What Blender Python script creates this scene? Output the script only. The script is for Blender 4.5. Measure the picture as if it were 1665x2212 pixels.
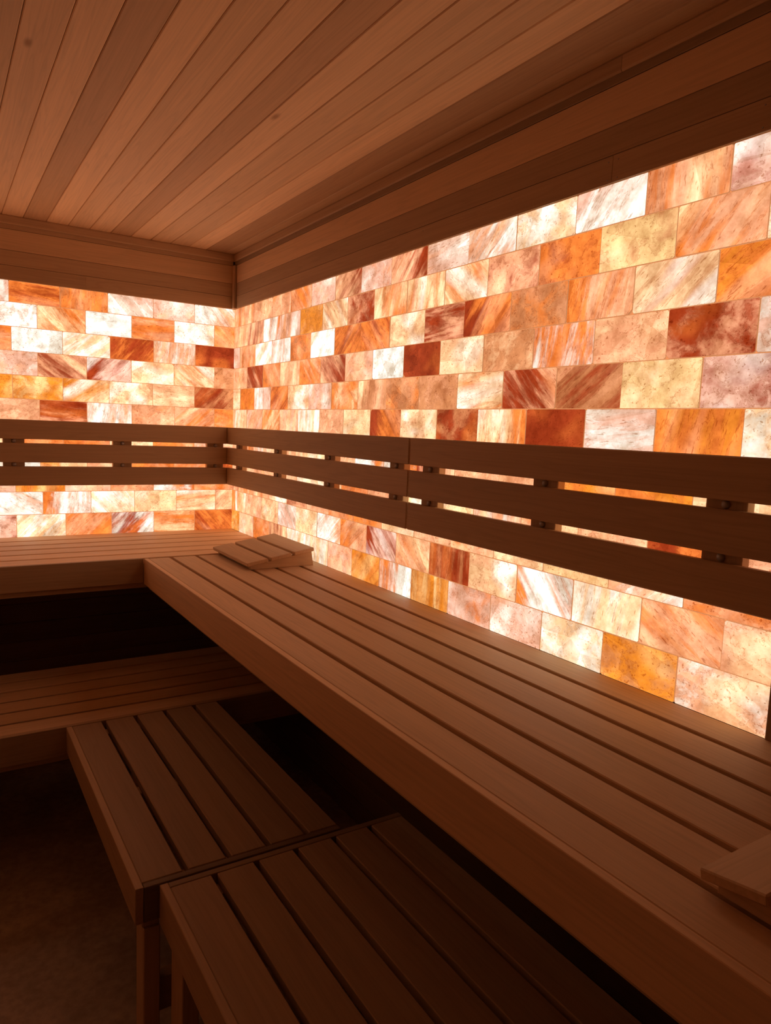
import bpy, bmesh, math, random
from mathutils import Vector, Matrix

random.seed(7)
S = bpy.context.scene
COL = S.collection
for o in list(bpy.data.objects):
    bpy.data.objects.remove(o)

# ------------------------------------------------------------------ camera
Z0 = 2.03                      # height of the top edge of the first salt course above the floor
cam_d = bpy.data.cameras.new('camera')
cam = bpy.data.objects.new('camera', cam_d)
COL.objects.link(cam)
S.camera = cam
yaw, pit, rol = 0.570972, -0.116364, 0.041378
f = Vector((math.sin(yaw)*math.cos(pit), math.cos(yaw)*math.cos(pit), math.sin(pit)))
r = Vector((math.cos(yaw), -math.sin(yaw), 0))
u = r.cross(f)
r2 = math.cos(rol)*r + math.sin(rol)*u
u2 = -math.sin(rol)*r + math.cos(rol)*u
M = Matrix((r2, u2, -f)).transposed().to_4x4()
M.translation = Vector((-1.28889, -3.47433, Z0-0.57464))
cam.matrix_world = M
cam_d.sensor_fit = 'HORIZONTAL'
cam_d.sensor_width = 36
cam_d.lens = 36*1527.48/1665
cam_d.clip_start = 0.02

# ------------------------------------------------------------------ world, exposure
w = bpy.data.worlds.new('world')
S.world = w
w.use_nodes = True
w.node_tree.nodes['Background'].inputs[0].default_value = (0, 0, 0, 1)
w.node_tree.nodes['Background'].inputs[1].default_value = 0
vs = S.view_settings
vs.view_transform = 'Standard'
vs.look = 'None'
vs.gamma = 1
vs.use_curve_mapping = False
vs.exposure = 0.1
S.cycles.max_bounces = 5
S.cycles.diffuse_bounces = 4
S.cycles.glossy_bounces = 2
S.cycles.use_light_tree = False
S.cycles.adaptive_threshold = 0.05
S.cycles.adaptive_min_samples = 12
GLOW = {'right': 1.26, 'back': 1.36}    # emission strength of each wall's salt faces, standing for lamps behind


# ------------------------------------------------------------------ materials
def lin(c):
    return tuple(((v/255)/12.92 if v/255 <= .04045 else ((v/255+.055)/1.055)**2.4) for v in c)


class NT:
    """small helper around a node tree"""
    def __init__(s, name):
        s.m = bpy.data.materials.new(name)
        s.m.use_nodes = True
        s.t = s.m.node_tree
        s.t.nodes.clear()
        s.out = s.n('ShaderNodeOutputMaterial')

    def n(s, kind, **kw):
        nd = s.t.nodes.new(kind)
        for k, v in kw.items():
            setattr(nd, k, v)
        return nd

    def l(s, a, b):
        s.t.links.new(a, b)

    def put(s, sock, v):
        if hasattr(v, 'is_output') or isinstance(v, bpy.types.NodeSocket):
            s.l(v, sock)
        else:
            sock.default_value = v

    def math(s, op, a, b=None, clamp=False):
        nd = s.n('ShaderNodeMath', operation=op, use_clamp=clamp)
        s.put(nd.inputs[0], a)
        if b is not None:
            s.put(nd.inputs[1], b)
        return nd.outputs[0]

    def ramp(s, v, lo, hi, a=0.0, b=1.0):
        nd = s.n('ShaderNodeMapRange', interpolation_type='SMOOTHSTEP')
        s.put(nd.inputs[0], v)
        nd.inputs[1].default_value = lo
        nd.inputs[2].default_value = hi
        nd.inputs[3].default_value = a
        nd.inputs[4].default_value = b
        return nd.outputs[0]

    def mix(s, fac, a, b, mode='MIX'):
        nd = s.n('ShaderNodeMix', data_type='RGBA', blend_type=mode)
        s.put(nd.inputs['Factor'], fac)
        s.put(nd.inputs[6], a)
        s.put(nd.inputs[7], b)
        return nd.outputs[2]

    def noise(s, vec, scale, detail=4, rough=.55, dist=0.0):
        nd = s.n('ShaderNodeTexNoise')
        s.l(vec, nd.inputs['Vector'])
        nd.inputs['Scale'].default_value = scale
        nd.inputs['Detail'].default_value = detail
        nd.inputs['Roughness'].default_value = rough
        nd.inputs['Distortion'].default_value = dist
        return nd.outputs['Fac']

    def vmath(s, op, a, b):
        nd = s.n('ShaderNodeVectorMath', operation=op)
        s.put(nd.inputs[0], a)
        s.put(nd.inputs[1], b)
        return nd.outputs[0]

    def attr(s, name):
        return s.n('ShaderNodeAttribute', attribute_type='OBJECT', attribute_name=name)


def salt_material():
    """back-lit rock salt: stone colour, veins, clear crystal patches and specks set per brick"""
    k = NT('rock_salt')
    tc = k.n('ShaderNodeTexCoord').outputs['Object']
    info = k.n('ShaderNodeObjectInfo')
    off = k.n('ShaderNodeCombineXYZ')
    k.l(k.math('MULTIPLY', info.outputs['Random'], 37.0), off.inputs[0])
    k.l(k.math('MULTIPLY', info.outputs['Random'], 91.0), off.inputs[1])
    k.l(k.math('MULTIPLY', info.outputs['Random'], 53.0), off.inputs[2])
    rot = k.n('ShaderNodeVectorRotate', rotation_type='Y_AXIS')
    k.l(tc, rot.inputs['Vector'])
    k.l(k.attr('vein_angle').outputs['Fac'], rot.inputs['Angle'])
    sc = k.n('ShaderNodeMix', data_type='VECTOR')
    k.l(k.attr('vein_stretch').outputs['Fac'], sc.inputs['Factor'])
    sc.inputs[4].default_value = (17, 17, 17)
    sc.inputs[5].default_value = (5, 15, 30)
    v = k.vmath('MULTIPLY', rot.outputs[0], sc.outputs[1])
    v = k.vmath('ADD', v, off.outputs[0])
    plain = k.vmath('ADD', tc, off.outputs[0])
    n1 = k.noise(v, 1.0, 5, .62, .35)
    A = info.outputs['Color']
    B = k.attr('vein_color').outputs['Color']
    am = k.attr('vein_amount').outputs['Fac']
    c = k.mix(k.math('MULTIPLY', k.ramp(n1, .40, .66), am), A, B)
    # one end of the brick can take the second colour
    sx = k.n('ShaderNodeSeparateXYZ')
    k.l(tc, sx.inputs[0])
    bias = k.math('MULTIPLY', sx.outputs[0], k.attr('side_bias').outputs['Fac'])
    bias = k.math('ADD', bias, k.math('MULTIPLY', k.math('SUBTRACT', n1, .5), 1.3))
    c = k.mix(k.ramp(bias, .02, .42), c, B)
    # clear crystal
    n2 = k.noise(k.vmath('MULTIPLY', v, (.55, .55, .55)), 1.0, 1, .5)
    W = k.attr('clear_color').outputs['Color']
    c = k.mix(k.math('MULTIPLY', k.ramp(n2, .48, .74), k.attr('clear_amount').outputs['Fac']), c, W)
    # cloudy variation of the stone, thin fissures and dark mineral specks
    n3 = k.noise(plain, 15, 6, .72)
    c = k.mix(1.0, c, k.mix(k.ramp(n3, .24, .76), (.66, .49, .35, 1), (1.27, 1.27, 1.21, 1)), 'MULTIPLY')
    # cleavage planes: facets of slightly different clearness with sharp borders
    vo = k.n('ShaderNodeTexVoronoi', feature='F1')
    k.l(k.vmath('ADD', v, k.n('ShaderNodeCombineXYZ').outputs[0]), vo.inputs['Vector'])
    vo.inputs['Scale'].default_value = .62
    fs = k.n('ShaderNodeSeparateXYZ')
    k.l(vo.outputs['Color'], fs.inputs[0])
    c = k.mix(1.0, c, k.mix(fs.outputs[0], (.84, .76, .68, 1), (1.14, 1.16, 1.18, 1)), 'MULTIPLY')
    fis = k.ramp(k.math('ABSOLUTE', k.math('SUBTRACT', n1, .505)), .0, .012, .55, 0.0)
    n5 = k.noise(v, 7.5, 2, .6)
    c = k.mix(k.math('MAXIMUM', fis, k.ramp(n5, .63, .70, 0, .72)), c, k.mix(1.0, c, (.50, .29, .16, 1), 'MULTIPLY'))
    p = k.n('ShaderNodeBsdfPrincipled')
    k.l(k.mix(1.0, c, (.30, .30, .30, 1), 'MULTIPLY'), p.inputs['Base Color'])
    p.inputs['Roughness'].default_value = .45
    p.inputs['Specular IOR Level'].default_value = .2
    k.l(c, p.inputs['Emission Color'])
    k.l(k.attr('glow').outputs['Fac'], p.inputs['Emission Strength'])
    k.l(p.outputs[0], k.out.inputs[0])
    return k.m


def plain_material(name, col, rough=.7, metal=0.0, spec=.3):
    k = NT(name)
    p = k.n('ShaderNodeBsdfPrincipled')
    tc = k.n('ShaderNodeTexCoord').outputs['Object']
    n = k.noise(tc, 35, 4)
    k.l(k.mix(1.0, (*col, 1), k.ramp(n, .2, .8, .8, 1.2), 'MULTIPLY'), p.inputs['Base Color'])
    p.inputs['Roughness'].default_value = rough
    p.inputs['Metallic'].default_value = metal
    p.inputs['Specular IOR Level'].default_value = spec
    k.l(p.outputs[0], k.out.inputs[0])
    return k.m


WOOD = (.64, .428, .250)


def wood_material(name='cedar', boards=False):
    """cedar with the grain along local X, tint from the object colour"""
    k = NT(name)
    tc = k.n('ShaderNodeTexCoord').outputs['Object']
    info = k.n('ShaderNodeObjectInfo')
    off = k.n('ShaderNodeCombineXYZ')
    k.l(k.math('MULTIPLY', info.outputs['Random'], 19.0), off.inputs[0])
    k.l(k.math('MULTIPLY', info.outputs['Random'], 7.0), off.inputs[1])
    k.l(k.math('MULTIPLY', info.outputs['Random'], 13.0), off.inputs[2])
    v = k.vmath('ADD', tc, off.outputs[0])
    g1 = k.noise(k.vmath('MULTIPLY', v, (1.1, 20, 20)), 1.0, 2, .5)
    g2 = k.noise(k.vmath('MULTIPLY', v, (2.5, 190, 190)), 1.0, 1, .5)
    rings = k.math('SINE', k.math('MULTIPLY', g1, 60.0))
    c = k.mix(1.0, info.outputs['Color'], k.ramp(g1, .3, .7, .96, 1.04), 'MULTIPLY')
    c = k.mix(1.0, c, k.ramp(g2, .25, .75, .955, 1.04), 'MULTIPLY')
    c = k.mix(1.0, c, k.ramp(rings, .3, 1.0, 1.0, .94), 'MULTIPLY')
    # a knot where the board has one (position along and across the board)
    kd = k.vmath('MULTIPLY', k.vmath('SUBTRACT', tc, k.attr('knot').outputs['Vector']), (28, 75, 0))
    kl = k.n('ShaderNodeVectorMath', operation='LENGTH')
    k.l(kd, kl.inputs[0])
    c = k.mix(k.ramp(kl.outputs['Value'], .1, 1.0, .75, 0), c, k.mix(1.0, c, (.42, .30, .22, 1), 'MULTIPLY'))
    p = k.n('ShaderNodeBsdfPrincipled')
    k.l(c, p.inputs['Base Color'])
    p.inputs['Roughness'].default_value = .58
    p.inputs['Specular IOR Level'].default_value = .25
    k.l(p.outputs[0], k.out.inputs[0])
    return k.m


def floor_material():
    k = NT('sealed_concrete')
    tc = k.n('ShaderNodeTexCoord').outputs['Object']
    n = k.noise(tc, 3.2, 6, .65, .4)
    n2 = k.noise(tc, 45, 4, .6)
    c = k.mix(k.ramp(n, .3, .7), (.30, .24, .19, 1), (.45, .37, .30, 1))
    c = k.mix(1.0, c, k.ramp(n2, .25, .75, .82, 1.15), 'MULTIPLY')
    p = k.n('ShaderNodeBsdfPrincipled')
    k.l(c, p.inputs['Base Color'])
    p.inputs['Roughness'].default_value = .62
    k.l(p.outputs[0], k.out.inputs[0])
    return k.m


SALT = salt_material()
BACK = plain_material('salt_sawn_side', (.62, .40, .26))
_p = [n for n in BACK.node_tree.nodes if n.type == 'BSDF_PRINCIPLED'][0]
_p.inputs['Emission Color'].default_value = (.62, .30, .13, 1)
_p.inputs['Emission Strength'].default_value = 0.55
BACK.cycles.emission_sampling = 'NONE'
CEDAR = wood_material()
DARK = plain_material('backing_board', (.10, .055, .035))
STEEL = plain_material('bolt_steel', (.42, .38, .36), .5, .35)
FLOOR = floor_material()


# ------------------------------------------------------------------ builders
def link(name, me, parent=None, base=None):
    o = bpy.data.objects.new(name, me)
    COL.objects.link(o)
    if parent is not None:
        o.parent = parent
    return o


def thing(name, label, cat, loc=(0, 0, 0), group=None):
    o = bpy.data.objects.new(name, None)
    COL.objects.link(o)
    o.location = loc
    o.empty_display_size = .05
    o['label'] = label
    o['category'] = cat
    if group:
        o['group'] = group
    return o


_cache = {}


def box_mesh(dx, dy, dz, bev):
    key = (round(dx, 4), round(dy, 4), round(dz, 4), bev)
    if key in _cache:
        return _cache[key]
    bm = bmesh.new()
    bmesh.ops.create_cube(bm, size=1)
    bmesh.ops.scale(bm, vec=(dx, dy, dz), verts=bm.verts)
    if bev:
        bmesh.ops.bevel(bm, geom=list(bm.edges), offset=min(bev, .4*min(dx, dy, dz)), segments=1, affect='EDGES')
    me = bpy.data.meshes.new('board')
    bm.to_mesh(me)
    bm.free()
    _cache[key] = me
    return me


def board(name, parent, x0, x1, y0, y1, z0, z1, axis='x', tone=1.0, hue=(1, 1, 1), bev=.0016, mat=None):
    """a cedar board between world limits with its grain along the given world axis"""
    x0, x1 = min(x0, x1), max(x0, x1)
    y0, y1 = min(y0, y1), max(y0, y1)
    dx, dy, dz = x1-x0, y1-y0, z1-z0
    c = Vector(((x0+x1)/2, (y0+y1)/2, (z0+z1)/2))
    if axis == 'x':
        me = box_mesh(dx, dy, dz, bev); rot = (0, 0, 0)
    elif axis == 'y':
        me = box_mesh(dy, dx, dz, bev); rot = (0, 0, math.pi/2)
    else:
        me = box_mesh(dz, dy, dx, bev); rot = (0, math.pi/2, 0)
    if not me.materials:
        me.materials.append(mat or CEDAR)
    o = link(name, me, parent)
    if mat and me.materials[0] != mat:
        o.material_slots[0].link = 'OBJECT'
        o.material_slots[0].material = mat
    o.location = c - (Vector(parent.location) if parent is not None else Vector())
    o.rotation_euler = rot
    t = tone*random.uniform(.95, 1.05)
    o['knot'] = [9.0, 9.0, 9.0]
    o.color = (WOOD[0]*t*hue[0], WOOD[1]*t*hue[1], WOOD[2]*t*hue[2], 1)
    return o


def structure(o):
    o['kind'] = 'structure'
    return o


def slab(name, x0, x1, y0, y1, z0, z1, mat):
    return structure(board(name, None, x0, x1, y0, y1, z0, z1, 'x', 1, bev=0, mat=mat))


# ------------------------------------------------------------------ room shell
YS = -2.806                    # the salt on the right wall ends here against a board
XL, YF, H = -2.32, -4.30, Z0+.25          # left wall, front wall (behind the camera), ceiling height
PITCH = .1016
floor = slab('floor', XL-.1, .12, YF-.1, .12, -.06, 0, FLOOR)
ceiling = slab('ceiling', XL-.1, .12, YF-.1, .12, H+.016, H+.06, DARK)
wall_right = slab('wall_right', .055, .12, YF-.1, .12, 0, H+.016, DARK)
wall_back = slab('wall_back', XL-.1, .055, .055, .12, 0, H+.016, DARK)
wall_left = slab('wall_left', XL-.1, XL-.018, YF-.1, .055, 0, H+.016, DARK)
wall_front = slab('wall_front', XL-.018, .055, YF-.1, YF-.018, 0, H+.016, DARK)

# ceiling planks run away from the camera
edges = [-.001, -.059, -.1515, -.237, -.3225, -.413, -.502, -.590, -.6785, -.7655, -.853, -.941, -1.0225, -1.109]
tones = [.80, .66, 1.06, .86, .90, 1.0, .80, 1.0, .94, 1.10, .80, 1.04, .98]
hues = {1: (1, .93, .88), 6: (1, .94, .9), 10: (1, .95, .92)}
while edges[-1] > XL+.09:
    edges.append(edges[-1]-.0875)
    tones.append(random.uniform(.85, 1.08))
KNOTS = {5: (-.4854, -1.593), 12: (-1.085, -1.60)}   # plank: knot at x, y
for i in range(len(edges)-1):
    pl = board('plank', ceiling, edges[i+1]+.0006, edges[i]-.0006, YF, .05, H, H+.015, 'y', 1.27*tones[i]**1.25, hues.get(i, (1, 1, 1)), bev=.0022)
    if i in KNOTS:
        kx, ky = KNOTS[i]
        pl['knot'] = [ky-(YF+.05)/2, (edges[i]+edges[i+1])/2-kx, 0.0]

# planks above the salt: three courses on each salt wall, the lowest in two lengths
ZB = [.195, .109, .047, -.0125]
for i, (a, b) in enumerate(zip(ZB[:-1], ZB[1:])):
    tn = (1.14, .68, .80)[i]
    cuts = [.05, YF] if i < 2 else [.05, -2.345, YF]
    for c0, c1 in zip(cuts[:-1], cuts[1:]):
        board('plank', wall_right, -.005, .013, c1+.00005, c0-.00005, Z0+b+.0006, Z0+a-.0006, 'y', tn, bev=.0008)
    cuts = [XL, .0] if i < 2 else [XL, -.696, 0]
    for c0, c1 in zip(cuts[:-1], cuts[1:]):
        board('plank', wall_back, c0+.00005, c1-(.0062 if c1 == 0 else .00005), -.005, .013, Z0+b+.0006, Z0+a-.0006, 'x', (1.06, .78, .84)[i], bev=.0008)
# planks below the bench, same cedar darkened to paint in the shade
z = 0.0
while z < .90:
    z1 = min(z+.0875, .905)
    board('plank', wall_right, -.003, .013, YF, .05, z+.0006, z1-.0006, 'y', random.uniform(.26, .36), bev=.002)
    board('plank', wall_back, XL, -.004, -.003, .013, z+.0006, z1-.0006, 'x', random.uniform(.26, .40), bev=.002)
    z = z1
# beyond the salt the right wall is boarded: an upright board, then planks
board('plank', wall_right, -.008, .012, YS-.095, YS-.0012, .91, Z0-.0135, 'z', .55, bev=.0015)
z = .905
while z < Z0-.02:
    z1 = min(z+.0875, Z0-.0135)
    board('plank', wall_right, -.003, .013, YF, YS-.096, z+.0006, z1-.0006, 'y', random.uniform(.8, 1.0), bev=.002)
    z = z1
# the two walls behind the camera are planked from floor to ceiling
z = 0.0
while z < H-.01:
    z1 = min(z+.0875, H)
    board('plank', wall_left, XL-.016, XL, YF, -.006, z+.0006, z1-.0006, 'y', random.uniform(1.05, 1.2), bev=.002)
    board('plank', wall_front, XL+.001, -.006, YF-.016, YF, z+.0006, z1-.0006, 'x', random.uniform(.3, .4), bev=.002)
    z = z1


# ------------------------------------------------------------------ trims
def moulding(name, parent, a, b, lower=False):
    prof = ([(-.012, .2499), (.010, .2499), (.012, .246), (.012, .219), (.009, .2146), (-.012, .2146)] if not lower else
            [(-.012, .2144), (.0058, .2144), (.0058, .198), (.005, .1957), (-.012, .1957)])
    L = b-a
    vs_, fs = [], []
    n = len(prof)
    for e in (-L/2, L/2):
        for d, zz in prof:
            vs_.append((e, -d, zz-.22))
    fs.append(tuple(range(n))[::-1])
    fs.append(tuple(range(n, 2*n)))
    for i in range(n):
        j = (i+1) % n
        fs.append((i, j, n+j, n+i))
    me = bpy.data.meshes.new('moulding')
    me.from_pydata(vs_, [], fs)
    bm = bmesh.new(); bm.from_mesh(me); bmesh.ops.recalc_face_normals(bm, faces=bm.faces); bm.to_mesh(me); bm.free()
    me.materials.append(CEDAR)
    o = link(name, me, parent)
    o['knot'] = [9.0, 9.0, 9.0]
    return o


t1 = structure(bpy.data.objects.new('trim_1', None)); COL.objects.link(t1); t1.location = (0, 0, Z0+.22)
for a, b, tn, low in ((-4.29, -2.3555, .98, False), (-2.3545, -.006, .84, False), (-4.29, -.006, .52, True)):  # low strip toned darker to paint the moulding's shadow band
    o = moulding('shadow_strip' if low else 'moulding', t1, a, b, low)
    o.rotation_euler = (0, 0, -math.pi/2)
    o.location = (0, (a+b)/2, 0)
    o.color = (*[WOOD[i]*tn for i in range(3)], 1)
t2 = structure(bpy.data.objects.new('trim_2', None)); COL.objects.link(t2); t2.location = (0, 0, Z0+.22)
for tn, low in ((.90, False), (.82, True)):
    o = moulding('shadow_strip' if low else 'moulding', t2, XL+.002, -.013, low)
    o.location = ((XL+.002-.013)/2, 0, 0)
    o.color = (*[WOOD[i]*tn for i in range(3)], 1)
t3 = structure(bpy.data.objects.new('trim_3', None)); COL.objects.link(t3); t3.location = (0, 0, Z0)
board('corner_bead', t3, -.0185, -.0125, -.033, -.0055, Z0-.0125, Z0+.195, 'z', .85)
board('corner_batten', t3, -.0124, -.0055, -.036, -.0055, Z0-.0125, Z0+.195, 'z', .62)

# ------------------------------------------------------------------ salt bricks
PAL = {'W': (226, 232, 232), 'C': (242, 205, 163), 'Y': (235, 200, 144), 'P': (229, 167, 131), 'L': (222, 179, 162),
       'O': (222, 126, 58), 'A': (220, 137, 46), 'R': (150, 56, 26), 'B': (194, 130, 88), 'X': (232, 246, 254)}
PAL = {k_: lin(v_) for k_, v_ in PAL.items()}
# what shows where the stone is clear: colour, how much of it, how much more light it lets through
CLEAR = {'W': ('X', .9, 1.35), 'C': ('W', .75, 1.35), 'Y': ('C', .7, 1.2), 'P': ('C', .65, 1.25), 'L': ('W', .6, 1.25),
         'O': ('P', .55, 1.2), 'A': ('Y', .5, 1.15), 'R': ('O', .5, 1.05), 'B': ('P', .5, 1.1)}
ANG = {'h': 0.0, '/': .75, '\\': -.75, 'v': 1.45, 'b': 0.3, 'p': 0.4}
# from the room's corner outwards: stone colour, vein colour, lie of the veins, end that takes the second colour (< corner side, > far side)
RIGHT = {
 1: 'POv POv PBb POp OP\\> LPp PR/> LOp PR/> LPh PW/> CWb LW/ POv LRb>',
 2: 'POv PRv WOv> LBv< ABp CB\\ RPb< OCv< COv CO\\ PRb ORb YBb PO/< CYp',
 3: 'LPp POv WC/ LWv> OBb WC/ OR/ OR\\ CBb RPh OR/< BOb POv< CB/ OA/',
 4: 'POp RP\\ OB\\ PCv OP\\ PR\\> PLb WWb RRp CPp BCp OWv PCb RPb LWb',
 5: 'CPp OAp LWv OR/ CBb LPb OCb PBv BOb BPb COh RP\\> BR/ YCb LRb>',
 6: 'CPv PL/ OC/ PLv CWv PCp CYp OR\\< CBb RBb COv> RRp LWh OAv CWb',
 7: 'PCp OPv PWv PCv PCv CPp PCp WOp> WOp> PRv< PCb PBb AOb OAb> CPp',
 8: 'PCp PCp POb PCp CPb CPp OPb PBp CYb CYb PWv POb PCb ROb> PLp',
 9: 'PRb OPv POv CPb PRb PCp OPb OBb CYp PCp POb CBb YCb PW/> OPb',
 10: 'COv< PLp CBb LW\\ CYp WP/> PO/< LR\\< PO\\ RBv CPb WO\\< CWv PO\\ PLb',
 11: 'AYp PLb OPb PRv CWv CWv PLb AO/ OWv> AYv LOb LPb CWb ABb PWb RRb'}
BACKW = {
 1: 'PW\\> LPb LW\\ OBv ORh LWb',
 2: 'OA\\ WCb OPh WWh OC\\> WOb',
 3: 'RRb PWv RO/ CW/ WWb OPh',
 4: 'BPp CO\\ CPp LR/> PR\\ LPb',
 5: 'RB/< CPh CBb CA/> AYb AOp',
 6: 'OPp PO/ POp WPv< RPh PCp',
 7: 'PWp OCp CPp ORp OPp CPp',
 8: 'ROp OPp OPp PCp CAp> WCp',
 9: 'OPb WOb< POb PLb AOv LCb',
 10: 'PR/ COh CYp CW\\ WOv> WP\\',
 11: 'OR\\ OCh RW/< OP/ CW/ LRb'}
RJ = {
 1: [-.0839, -.2729, -.4717, -.663, -.8613, -1.0586, -1.2502, -1.4461, -1.6474, -1.8458, -2.0419, -2.2441, -2.4396, -2.6302],
 2: [-.1835, -.3727, -.5667, -.762, -.9582, -1.1563, -1.3445, -1.5443, -1.7416, -1.9355, -2.1303, -2.3238, -2.5215, -2.7122],
 3: [-.084, -.2827, -.4726, -.6715, -.864, -1.0645, -1.2575, -1.4486, -1.6466, -1.8406, -2.0364, -2.2339, -2.4256, -2.6212],
 4: [-.1858, -.3773, -.5685, -.7659, -.9569, -1.1542, -1.3482, -1.5403, -1.7362, -1.9347, -2.1273, -2.324, -2.5192, -2.7121],
 5: [-.0986, -.2797, -.4715, -.6572, -.857, -1.0518, -1.2498, -1.4406, -1.6334, -1.8275, -2.0231, -2.2156, -2.4121, -2.6067],
 6: [-.1874, -.378, -.5762, -.7634, -.9589, -1.1508, -1.3436, -1.5353, -1.7329, -1.9257, -2.1189, -2.3151, -2.5079, -2.7023],
 7: [-.093, -.284, -.477, -.668, -.863, -1.056, -1.252, -1.444, -1.640, -1.834, -2.029, -2.222, -2.418, -2.612],
 8: [-.188, -.379, -.573, -.765, -.959, -1.154, -1.346, -1.539, -1.735, -1.930, -2.124, -2.319, -2.514, -2.706],
 9: [-.095, -.288, -.479, -.7705, -.866, -1.058, -1.25, -1.4459, -1.6409, -1.834, -2.0256, -2.2137, -2.42, -2.6122],
 10: [-.198, -.3882, -.58, -.767, -.9639, -1.1576, -1.3489, -1.5409, -1.7306, -1.9245, -2.1223, -2.3163, -2.5116, -2.7037],
 11: [-.112, -.2978, -.4852, -.677, -.8658, -1.0633, -1.2526, -1.4438, -1.6369, -1.8316, -2.0241, -2.2197, -2.4153, -2.6106]}
RJ[9][3] = -.672
LJ = {
 1: [-.2032, -.399, -.6017, -.8016, -1.0003], 2: [-.1028, -.2998, -.4968, -.6969, -.893],
 3: [-.1969, -.3965, -.5919, -.7926, -.9946], 4: [-.1001, -.3003, -.4984, -.693, -.8932],
 5: [-.1992, -.4, -.5971, -.7932, -.9924], 6: [-.0982, -.2961, -.496, -.6932, -.8885],
 7: [-.199, -.398, -.596, -.793, -.992], 8: [-.099, -.298, -.497, -.694, -.889],
 9: [-.197, -.3952, -.592, -.7891, -.9882], 10: [-.0871, -.2848, -.4838, -.6795, -.8805],
 11: [-.1933, -.393, -.5889, -.7872, -.9875]}
CODES = 'POv CWb OAb LPb PR/ CPp OC\\ PCb WCb ROb LWh YCb'.split()


def brick_mesh(w_, h_, rnd):
    """a sawn salt block: knocked corners, softened front edge, front towards local -Y"""
    ch = [rnd.uniform(.0008, .0035) for _ in range(4)]
    if rnd.random() < .12:
        ch[rnd.randrange(4)] = rnd.uniform(.006, .011)
    x, zz = w_/2, h_/2
    pts = []
    for (sx, sz), c in zip(((1, -1), (1, 1), (-1, 1), (-1, -1)), ch):
        a = (sx*x, sz*(zz-c)); b_ = (sx*(x-c), sz*zz)
        pts += [b_, a] if sx*sz < 0 else [a, b_]
    fr = rnd.uniform(-.0012, .0012)
    n = len(pts)
    V = []
    for (px, pz) in pts:
        V.append((px*(1-.0016/w_), fr, pz*(1-.0016/h_)))
    for (px, pz) in pts:
        V.append((px, .0012+fr, pz))
    for (px, pz) in pts:
        V.append((px, .05, pz))
    F = [tuple(range(n))]
    for i in range(n):
        j = (i+1) % n
        F.append((i, n+i, n+j, j))
        F.append((n+i, 2*n+i, 2*n+j, n+j))
    F.append(tuple(range(3*n-1, 2*n-1, -1)))
    me = bpy.data.meshes.new('brick')
    me.from_pydata(V, [], F)
    bm = bmesh.new(); bm.from_mesh(me); bmesh.ops.recalc_face_normals(bm, faces=bm.faces); bm.to_mesh(me); bm.free()
    me.materials.append(SALT)
    me.materials.append(BACK)
    for p_ in me.polygons:
        if p_.normal.y > -.9:
            p_.material_index = 1
    return me


def lay(wall, rows, joints, end, length, side):
    right = side == 'right'
    rnd = random.Random({'right': 11, 'back': 23}[side])
    for k_ in range(1, 12):
        js = [.045 if side == 'back' else 0.0]+list(joints[k_])
        codes = rows[k_].split()
        while js[-1] > end+.001:
            js.append(max(end, js[-1]-length) if js[-1]-length > end+.05 else end)
        zt, zb = Z0-(k_-1)*PITCH-.0004, Z0-k_*PITCH+.0004
        if k_ == 1:
            zt = Z0-.013
        for i in range(len(js)-1):
            a, b_ = js[i]-.0004, js[i+1]+.0004
            code = codes[i] if i < len(codes) else rnd.choice(CODES)
            o = link('brick', brick_mesh(a-b_, zt-zb, rnd), wall)
            c = ((a+b_)/2, (zt+zb)/2)
            if right:
                loc = Vector((0, c[0], c[1])); o.rotation_euler = (0, 0, -math.pi/2)
            else:
                loc = Vector((c[0], 0, c[1]))
            o.location = loc-Vector(wall.location)
            A, B, pat = code[0], code[1], code[2]
            j = 1+rnd.uniform(-.06, .06)
            o.color = (*[min(1.05, v_*j) for v_ in PAL[A]], 1)
            o['vein_color'] = [float(v_) for v_ in PAL[B]]
            o['vein_angle'] = float(ANG[pat]+rnd.uniform(-.15, .15))
            o['vein_stretch'] = {'b': .12, 'p': .3}.get(pat, 1.0)
            o['vein_amount'] = {'b': .62, 'p': .25}.get(pat, .78)
            cw, ca, cg = CLEAR[A]
            o['clear_color'] = [float(v_*cg) for v_ in PAL[cw]]
            o['clear_amount'] = float(ca*(.55 if pat == 'p' else 1))
            o['glow'] = float(GLOW[side])
            sb = 0.0
            if len(code) > 3:
                s_ = 1 if code[3] == '>' else -1
                sb = 5.0*s_*(1 if right else -1)
            o['side_bias'] = float(sb)


lay(wall_right, RIGHT, RJ, YS, .1953, 'right')
lay(wall_back, BACKW, LJ, XL, .1975, 'back')

# ------------------------------------------------------------------ benches; board tones also carry light and shade put into the colour
ZU = Z0-1.115        # top of the upper benches
ZL = Z0-1.572        # top of the lower benches
SL = .024            # slat thickness
G = .0070            # half of a slat gap


def slats(root, cuts, a, b, top, axis, tone=(.93, 1.07)):
    """slats between successive cut lines, running along the axis from a to b"""
    for c0, c1 in zip(cuts[:-1], cuts[1:]):
        lo, hi = min(c0, c1)+G, max(c0, c1)-G
        t = random.uniform(*tone)
        if axis == 'y':
            board('slat', root, lo, hi, a, b, top-SL, top, 'y', t, bev=.0018)
        else:
            board('slat', root, a, b, lo, hi, top-SL, top, 'x', t, bev=.0018)


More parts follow.
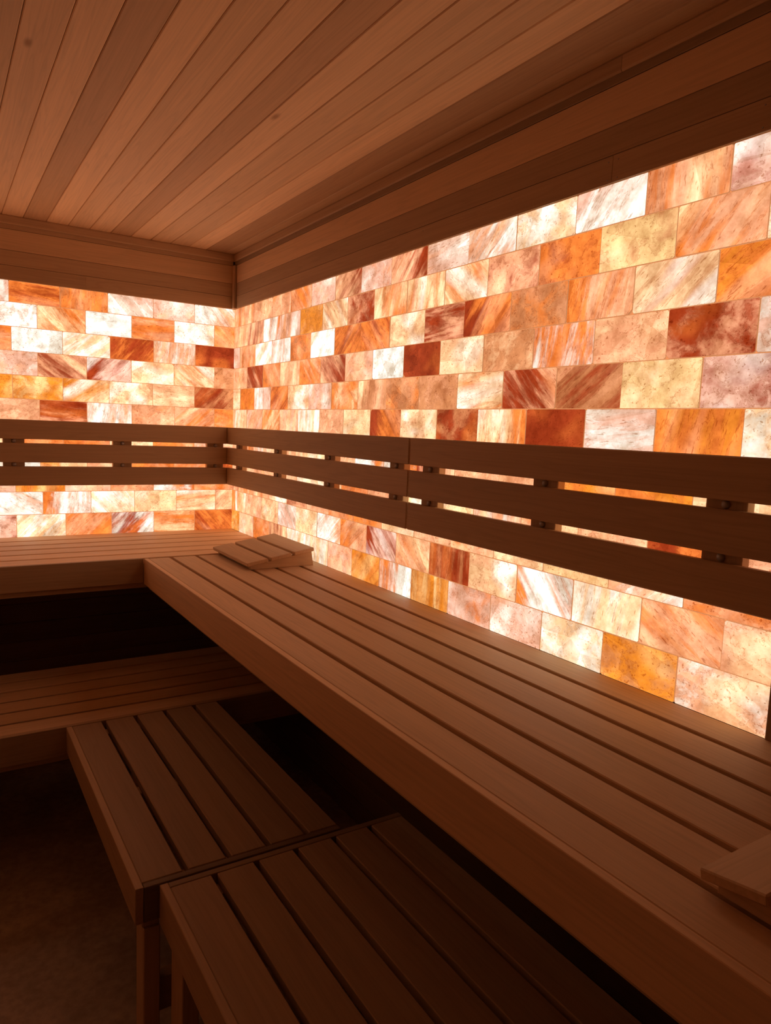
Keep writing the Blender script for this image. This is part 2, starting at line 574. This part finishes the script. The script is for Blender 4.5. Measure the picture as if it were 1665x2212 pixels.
# upper bench along the right wall
ub = thing('upper_bench', 'long upper cedar bench along the right salt wall with wide front board', 'bench', (-.3, -2.4, ZU-.12))
Y0, Y1 = -.685, -4.28
slats(ub, [-.5900-G, -.5025, -.399, -.2975, -.2005, -.0998, -.004+G], Y1, Y0-.0015, ZU, 'y')
board('fascia', ub, -.607, -.5905, Y1, Y0-.001, ZU-.1005, ZU+.0005, 'y', 1.28, bev=.0012)
board('frame_rail', ub, -.589, -.551, Y1, Y0-.002, ZU-.121, ZU-SL-.0005, 'y', .85)
board('frame_rail', ub, -.042, -.0045, Y1, Y0-.002, ZU-.121, ZU-SL-.0005, 'y', .85)
for yy in (-.72, -1.3, -1.9, -2.5, -3.1, -3.7, -4.24):
    board('crosspiece', ub, -.551, -.042, yy-.019, yy+.019, ZU-.10, ZU-SL-.0005, 'x', .8)

# upper bench along the back wall
bb = thing('upper_bench', 'upper cedar bench below the back salt wall, meeting the long bench at the corner', 'bench', (-1.2, -.35, ZU-.12))
slats(bb, [-.004+G, -.126, -.2363, -.3449, -.4577, -.5665, -.6650-G], XL+.003, -.0045, ZU, 'x', (1.25, 1.4))
board('fascia', bb, XL+.003, -.6085, -.683, -.6655, ZU-.096, ZU+.0005, 'x', .72, bev=.0012)
board('frame_rail', bb, XL+.003, -.0045, -.664, -.626, ZU-.119, ZU-SL-.0005, 'x', .85)
board('frame_rail', bb, XL+.003, -.0045, -.042, -.0045, ZU-.119, ZU-SL-.0005, 'x', .85)
for xx in (-.06, -.55, -1.15, -1.75, -2.27):
    board('crosspiece', bb, xx-.019, xx+.019, -.626, -.042, ZU-.10, ZU-SL-.0005, 'y', .8)


def leg(root, x0, x1, y0, y1, top):
    board('leg', root, x0, x1, y0, y1, 0.0, top, 'z', .9, bev=.002)


# lower bench along the back wall
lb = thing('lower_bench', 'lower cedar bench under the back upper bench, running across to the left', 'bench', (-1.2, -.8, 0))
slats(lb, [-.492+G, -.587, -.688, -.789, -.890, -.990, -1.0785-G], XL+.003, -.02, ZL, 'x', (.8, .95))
board('fascia', lb, XL+.003, -.02, -1.0965, -1.079, ZL-.096, ZL+.0005, 'x', .62, bev=.0012)  # shadow on this face painted in through the darker tone
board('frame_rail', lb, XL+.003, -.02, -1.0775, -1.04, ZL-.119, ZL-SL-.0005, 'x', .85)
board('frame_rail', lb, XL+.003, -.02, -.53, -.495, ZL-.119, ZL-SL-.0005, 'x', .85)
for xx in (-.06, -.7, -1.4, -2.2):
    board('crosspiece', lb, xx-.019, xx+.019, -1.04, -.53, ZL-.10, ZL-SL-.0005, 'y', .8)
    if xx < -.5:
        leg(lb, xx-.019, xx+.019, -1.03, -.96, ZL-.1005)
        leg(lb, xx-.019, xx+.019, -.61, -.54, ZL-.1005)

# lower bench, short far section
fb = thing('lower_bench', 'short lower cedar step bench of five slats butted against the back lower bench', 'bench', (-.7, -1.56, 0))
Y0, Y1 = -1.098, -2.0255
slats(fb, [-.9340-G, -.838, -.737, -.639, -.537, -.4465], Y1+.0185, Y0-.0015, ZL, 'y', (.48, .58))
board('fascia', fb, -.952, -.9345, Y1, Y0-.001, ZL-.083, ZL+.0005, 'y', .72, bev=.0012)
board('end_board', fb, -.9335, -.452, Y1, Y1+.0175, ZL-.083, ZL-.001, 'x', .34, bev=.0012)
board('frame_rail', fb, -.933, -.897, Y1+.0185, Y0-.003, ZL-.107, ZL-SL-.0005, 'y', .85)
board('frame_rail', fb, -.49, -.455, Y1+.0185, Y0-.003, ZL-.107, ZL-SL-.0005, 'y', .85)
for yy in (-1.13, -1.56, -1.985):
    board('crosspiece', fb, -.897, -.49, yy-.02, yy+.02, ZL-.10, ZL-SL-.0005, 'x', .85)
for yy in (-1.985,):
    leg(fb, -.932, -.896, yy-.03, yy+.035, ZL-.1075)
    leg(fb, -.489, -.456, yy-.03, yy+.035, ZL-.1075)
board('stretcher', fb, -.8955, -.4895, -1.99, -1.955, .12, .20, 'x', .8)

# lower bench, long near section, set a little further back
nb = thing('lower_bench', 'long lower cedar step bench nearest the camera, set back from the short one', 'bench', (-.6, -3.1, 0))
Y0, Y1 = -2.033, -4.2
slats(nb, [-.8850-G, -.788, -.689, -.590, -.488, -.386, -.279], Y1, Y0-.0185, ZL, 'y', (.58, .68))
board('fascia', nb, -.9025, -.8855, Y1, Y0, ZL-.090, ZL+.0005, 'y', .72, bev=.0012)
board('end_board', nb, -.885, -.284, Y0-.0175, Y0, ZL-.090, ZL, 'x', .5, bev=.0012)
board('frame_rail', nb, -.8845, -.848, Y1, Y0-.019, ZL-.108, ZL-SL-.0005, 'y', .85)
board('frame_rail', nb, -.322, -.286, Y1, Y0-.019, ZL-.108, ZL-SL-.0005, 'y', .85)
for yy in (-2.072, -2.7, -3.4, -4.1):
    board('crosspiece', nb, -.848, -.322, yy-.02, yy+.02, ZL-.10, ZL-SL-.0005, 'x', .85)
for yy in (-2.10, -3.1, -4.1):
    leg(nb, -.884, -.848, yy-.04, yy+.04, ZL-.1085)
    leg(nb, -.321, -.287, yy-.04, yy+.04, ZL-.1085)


# ------------------------------------------------------------------ backrests
def bolt_mesh():
    bm = bmesh.new()
    bmesh.ops.create_uvsphere(bm, u_segments=14, v_segments=8, radius=.0090)
    bmesh.ops.scale(bm, vec=(1, .62, 1), verts=bm.verts)
    me = bpy.data.meshes.new('bolt')
    bm.to_mesh(me); bm.free()
    me.materials.append(STEEL)
    for p_ in me.polygons:
        p_.use_smooth = True
    return me


BOLT = bolt_mesh()
RAILS = [(-.5975, -.6805), (-.6982, -.7818), (-.7992, -.8830)]


def backrest(label, right, a, b, posts):
    """three rails on upright battens; a..b along the wall"""
    m_ = (a+b)/2
    loc = (-.03, m_, Z0-.883) if right else (m_, -.03, Z0-.883)
    root = thing('backrest', label, 'backrest', loc, 'slatted backrests on the salt walls')
    for k_, (t_, b_) in enumerate(RAILS):
        tn = (.72, .70, .76)[k_] if right else (.70, .68, .62)[k_]
        if right:
            board('rail', root, -.0455, -.0275, a, b, Z0+b_, Z0+t_, 'y', tn, bev=.0022)
        else:
            board('rail', root, a, b, -.0455, -.0275, Z0+b_, Z0+t_, 'x', tn, bev=.0022)
    for c in posts:
        if right:
            p_ = board('batten', root, -.027, -.0025, c-.042, c+.042, Z0-.87, Z0-.61, 'z', .8, bev=.0015)
        else:
            p_ = board('batten', root, c-.042, c+.042, -.027, -.0025, Z0-.87, Z0-.61, 'z', .8, bev=.0015)
        for zz in (-.6893, -.7905):
            o = link('bolt', BOLT, root)
            wp = Vector((-.0275, c, Z0+zz)) if right else Vector((c, -.0275, Z0+zz))
            o.location = wp-root.location
            if right:
                o.rotation_euler = (0, 0, math.pi/2)


backrest('three-rail cedar backrest on the back salt wall', False, XL+.05, -.0462, [-.10, -.545, -.995, -1.45, -1.9, -2.22])
backrest('three-rail cedar backrest on the right salt wall, reaching into the corner', True, -1.6575, -.0275, [-.165, -.626, -1.104, -1.566])
backrest('three-rail cedar backrest on the right salt wall, nearest the camera', True, -2.86, -1.6635, [-1.752, -2.228, -2.700])


# ------------------------------------------------------------------ headrests
def headrest(label, loc, rotz):
    """wedge headrest: three slats on two tapered sides; local x rises 0 -> .261, slats along local y"""
    root = thing('headrest', label, 'headrest', loc, 'wooden wedge headrests')
    root.rotation_euler = (0, 0, rotz)
    ang = math.atan2(.046, .277)
    for yy in (0.0, .338):
        prof = [(0, 0), (.261, 0), (.251, .0562), (-.001, .0142)]
        V = [(x_, y_, z_) for y_ in (yy, yy+.018) for x_, z_ in prof]
        F = [(0, 1, 2, 3), (7, 6, 5, 4), (0, 4, 5, 1), (1, 5, 6, 2), (2, 6, 7, 3), (3, 7, 4, 0)]
        me = bpy.data.meshes.new('side')
        me.from_pydata(V, [], F)
        bm = bmesh.new(); bm.from_mesh(me); bmesh.ops.recalc_face_normals(bm, faces=bm.faces)
        bmesh.ops.bevel(bm, geom=list(bm.edges), offset=.001, segments=1, affect='EDGES')
        bm.to_mesh(me); bm.free()
        me.materials.append(CEDAR)
        o = link('wedge_side', me, root)
        o.color = (*[v_*.95 for v_ in WOOD], 1)
        o['knot'] = [9.0, 9.0, 9.0]
    for k_ in range(3):
        s_ = -.018+k_*.0965+.042
        me = box_mesh(.382, .0835, .0140, .002)
        if not me.materials:
            me.materials.append(CEDAR)
        o = link('slat', me, root)
        h = .0148+math.tan(ang)*s_*math.cos(ang)
        o.location = (s_*math.cos(ang), .178, h+.0083)
        o.rotation_euler = (0, -ang, 0)
        o.rotation_mode = 'QUATERNION'
        q = Matrix.Rotation(-ang, 4, 'Y') @ Matrix.Rotation(math.pi/2, 4, 'Z')
        o.rotation_quaternion = q.to_quaternion()
        t = random.uniform(.95, 1.05)
        o.color = (*[v_*t for v_ in WOOD], 1)
        o['knot'] = [9.0, 9.0, 9.0]


headrest('wooden wedge headrest on the long upper bench by the room corner', (-.305, -1.0295, ZU+.0003), 0)
headrest('wooden wedge headrest on the long upper bench, cut off by the right edge', (-.505, -3.0305, ZU+.0003), -math.pi/2)

# ------------------------------------------------------------------ nail heads in the boards above the salt
bm = bmesh.new()
bmesh.ops.create_cone(bm, cap_ends=True, segments=8, radius1=.0019, radius2=.0016, depth=.0012)
NAIL = bpy.data.meshes.new('nail')
bm.to_mesh(NAIL); bm.free()
NAIL.materials.append(STEEL)
for yy, zz in ((-2.333, .0345), (-2.360, .0345), (-2.333, -.004), (-2.360, -.004), (-2.686, -.004), (-2.687, .035), (-2.017, .0318), (-2.017, -.004), (-1.622, .0333), (-1.622, -.004)):
    o = link('nail', NAIL, wall_right)
    o.location = Vector((-.0053, yy, Z0+zz))-Vector(wall_right.location)
    o.rotation_euler = (0, -math.pi/2, 0)
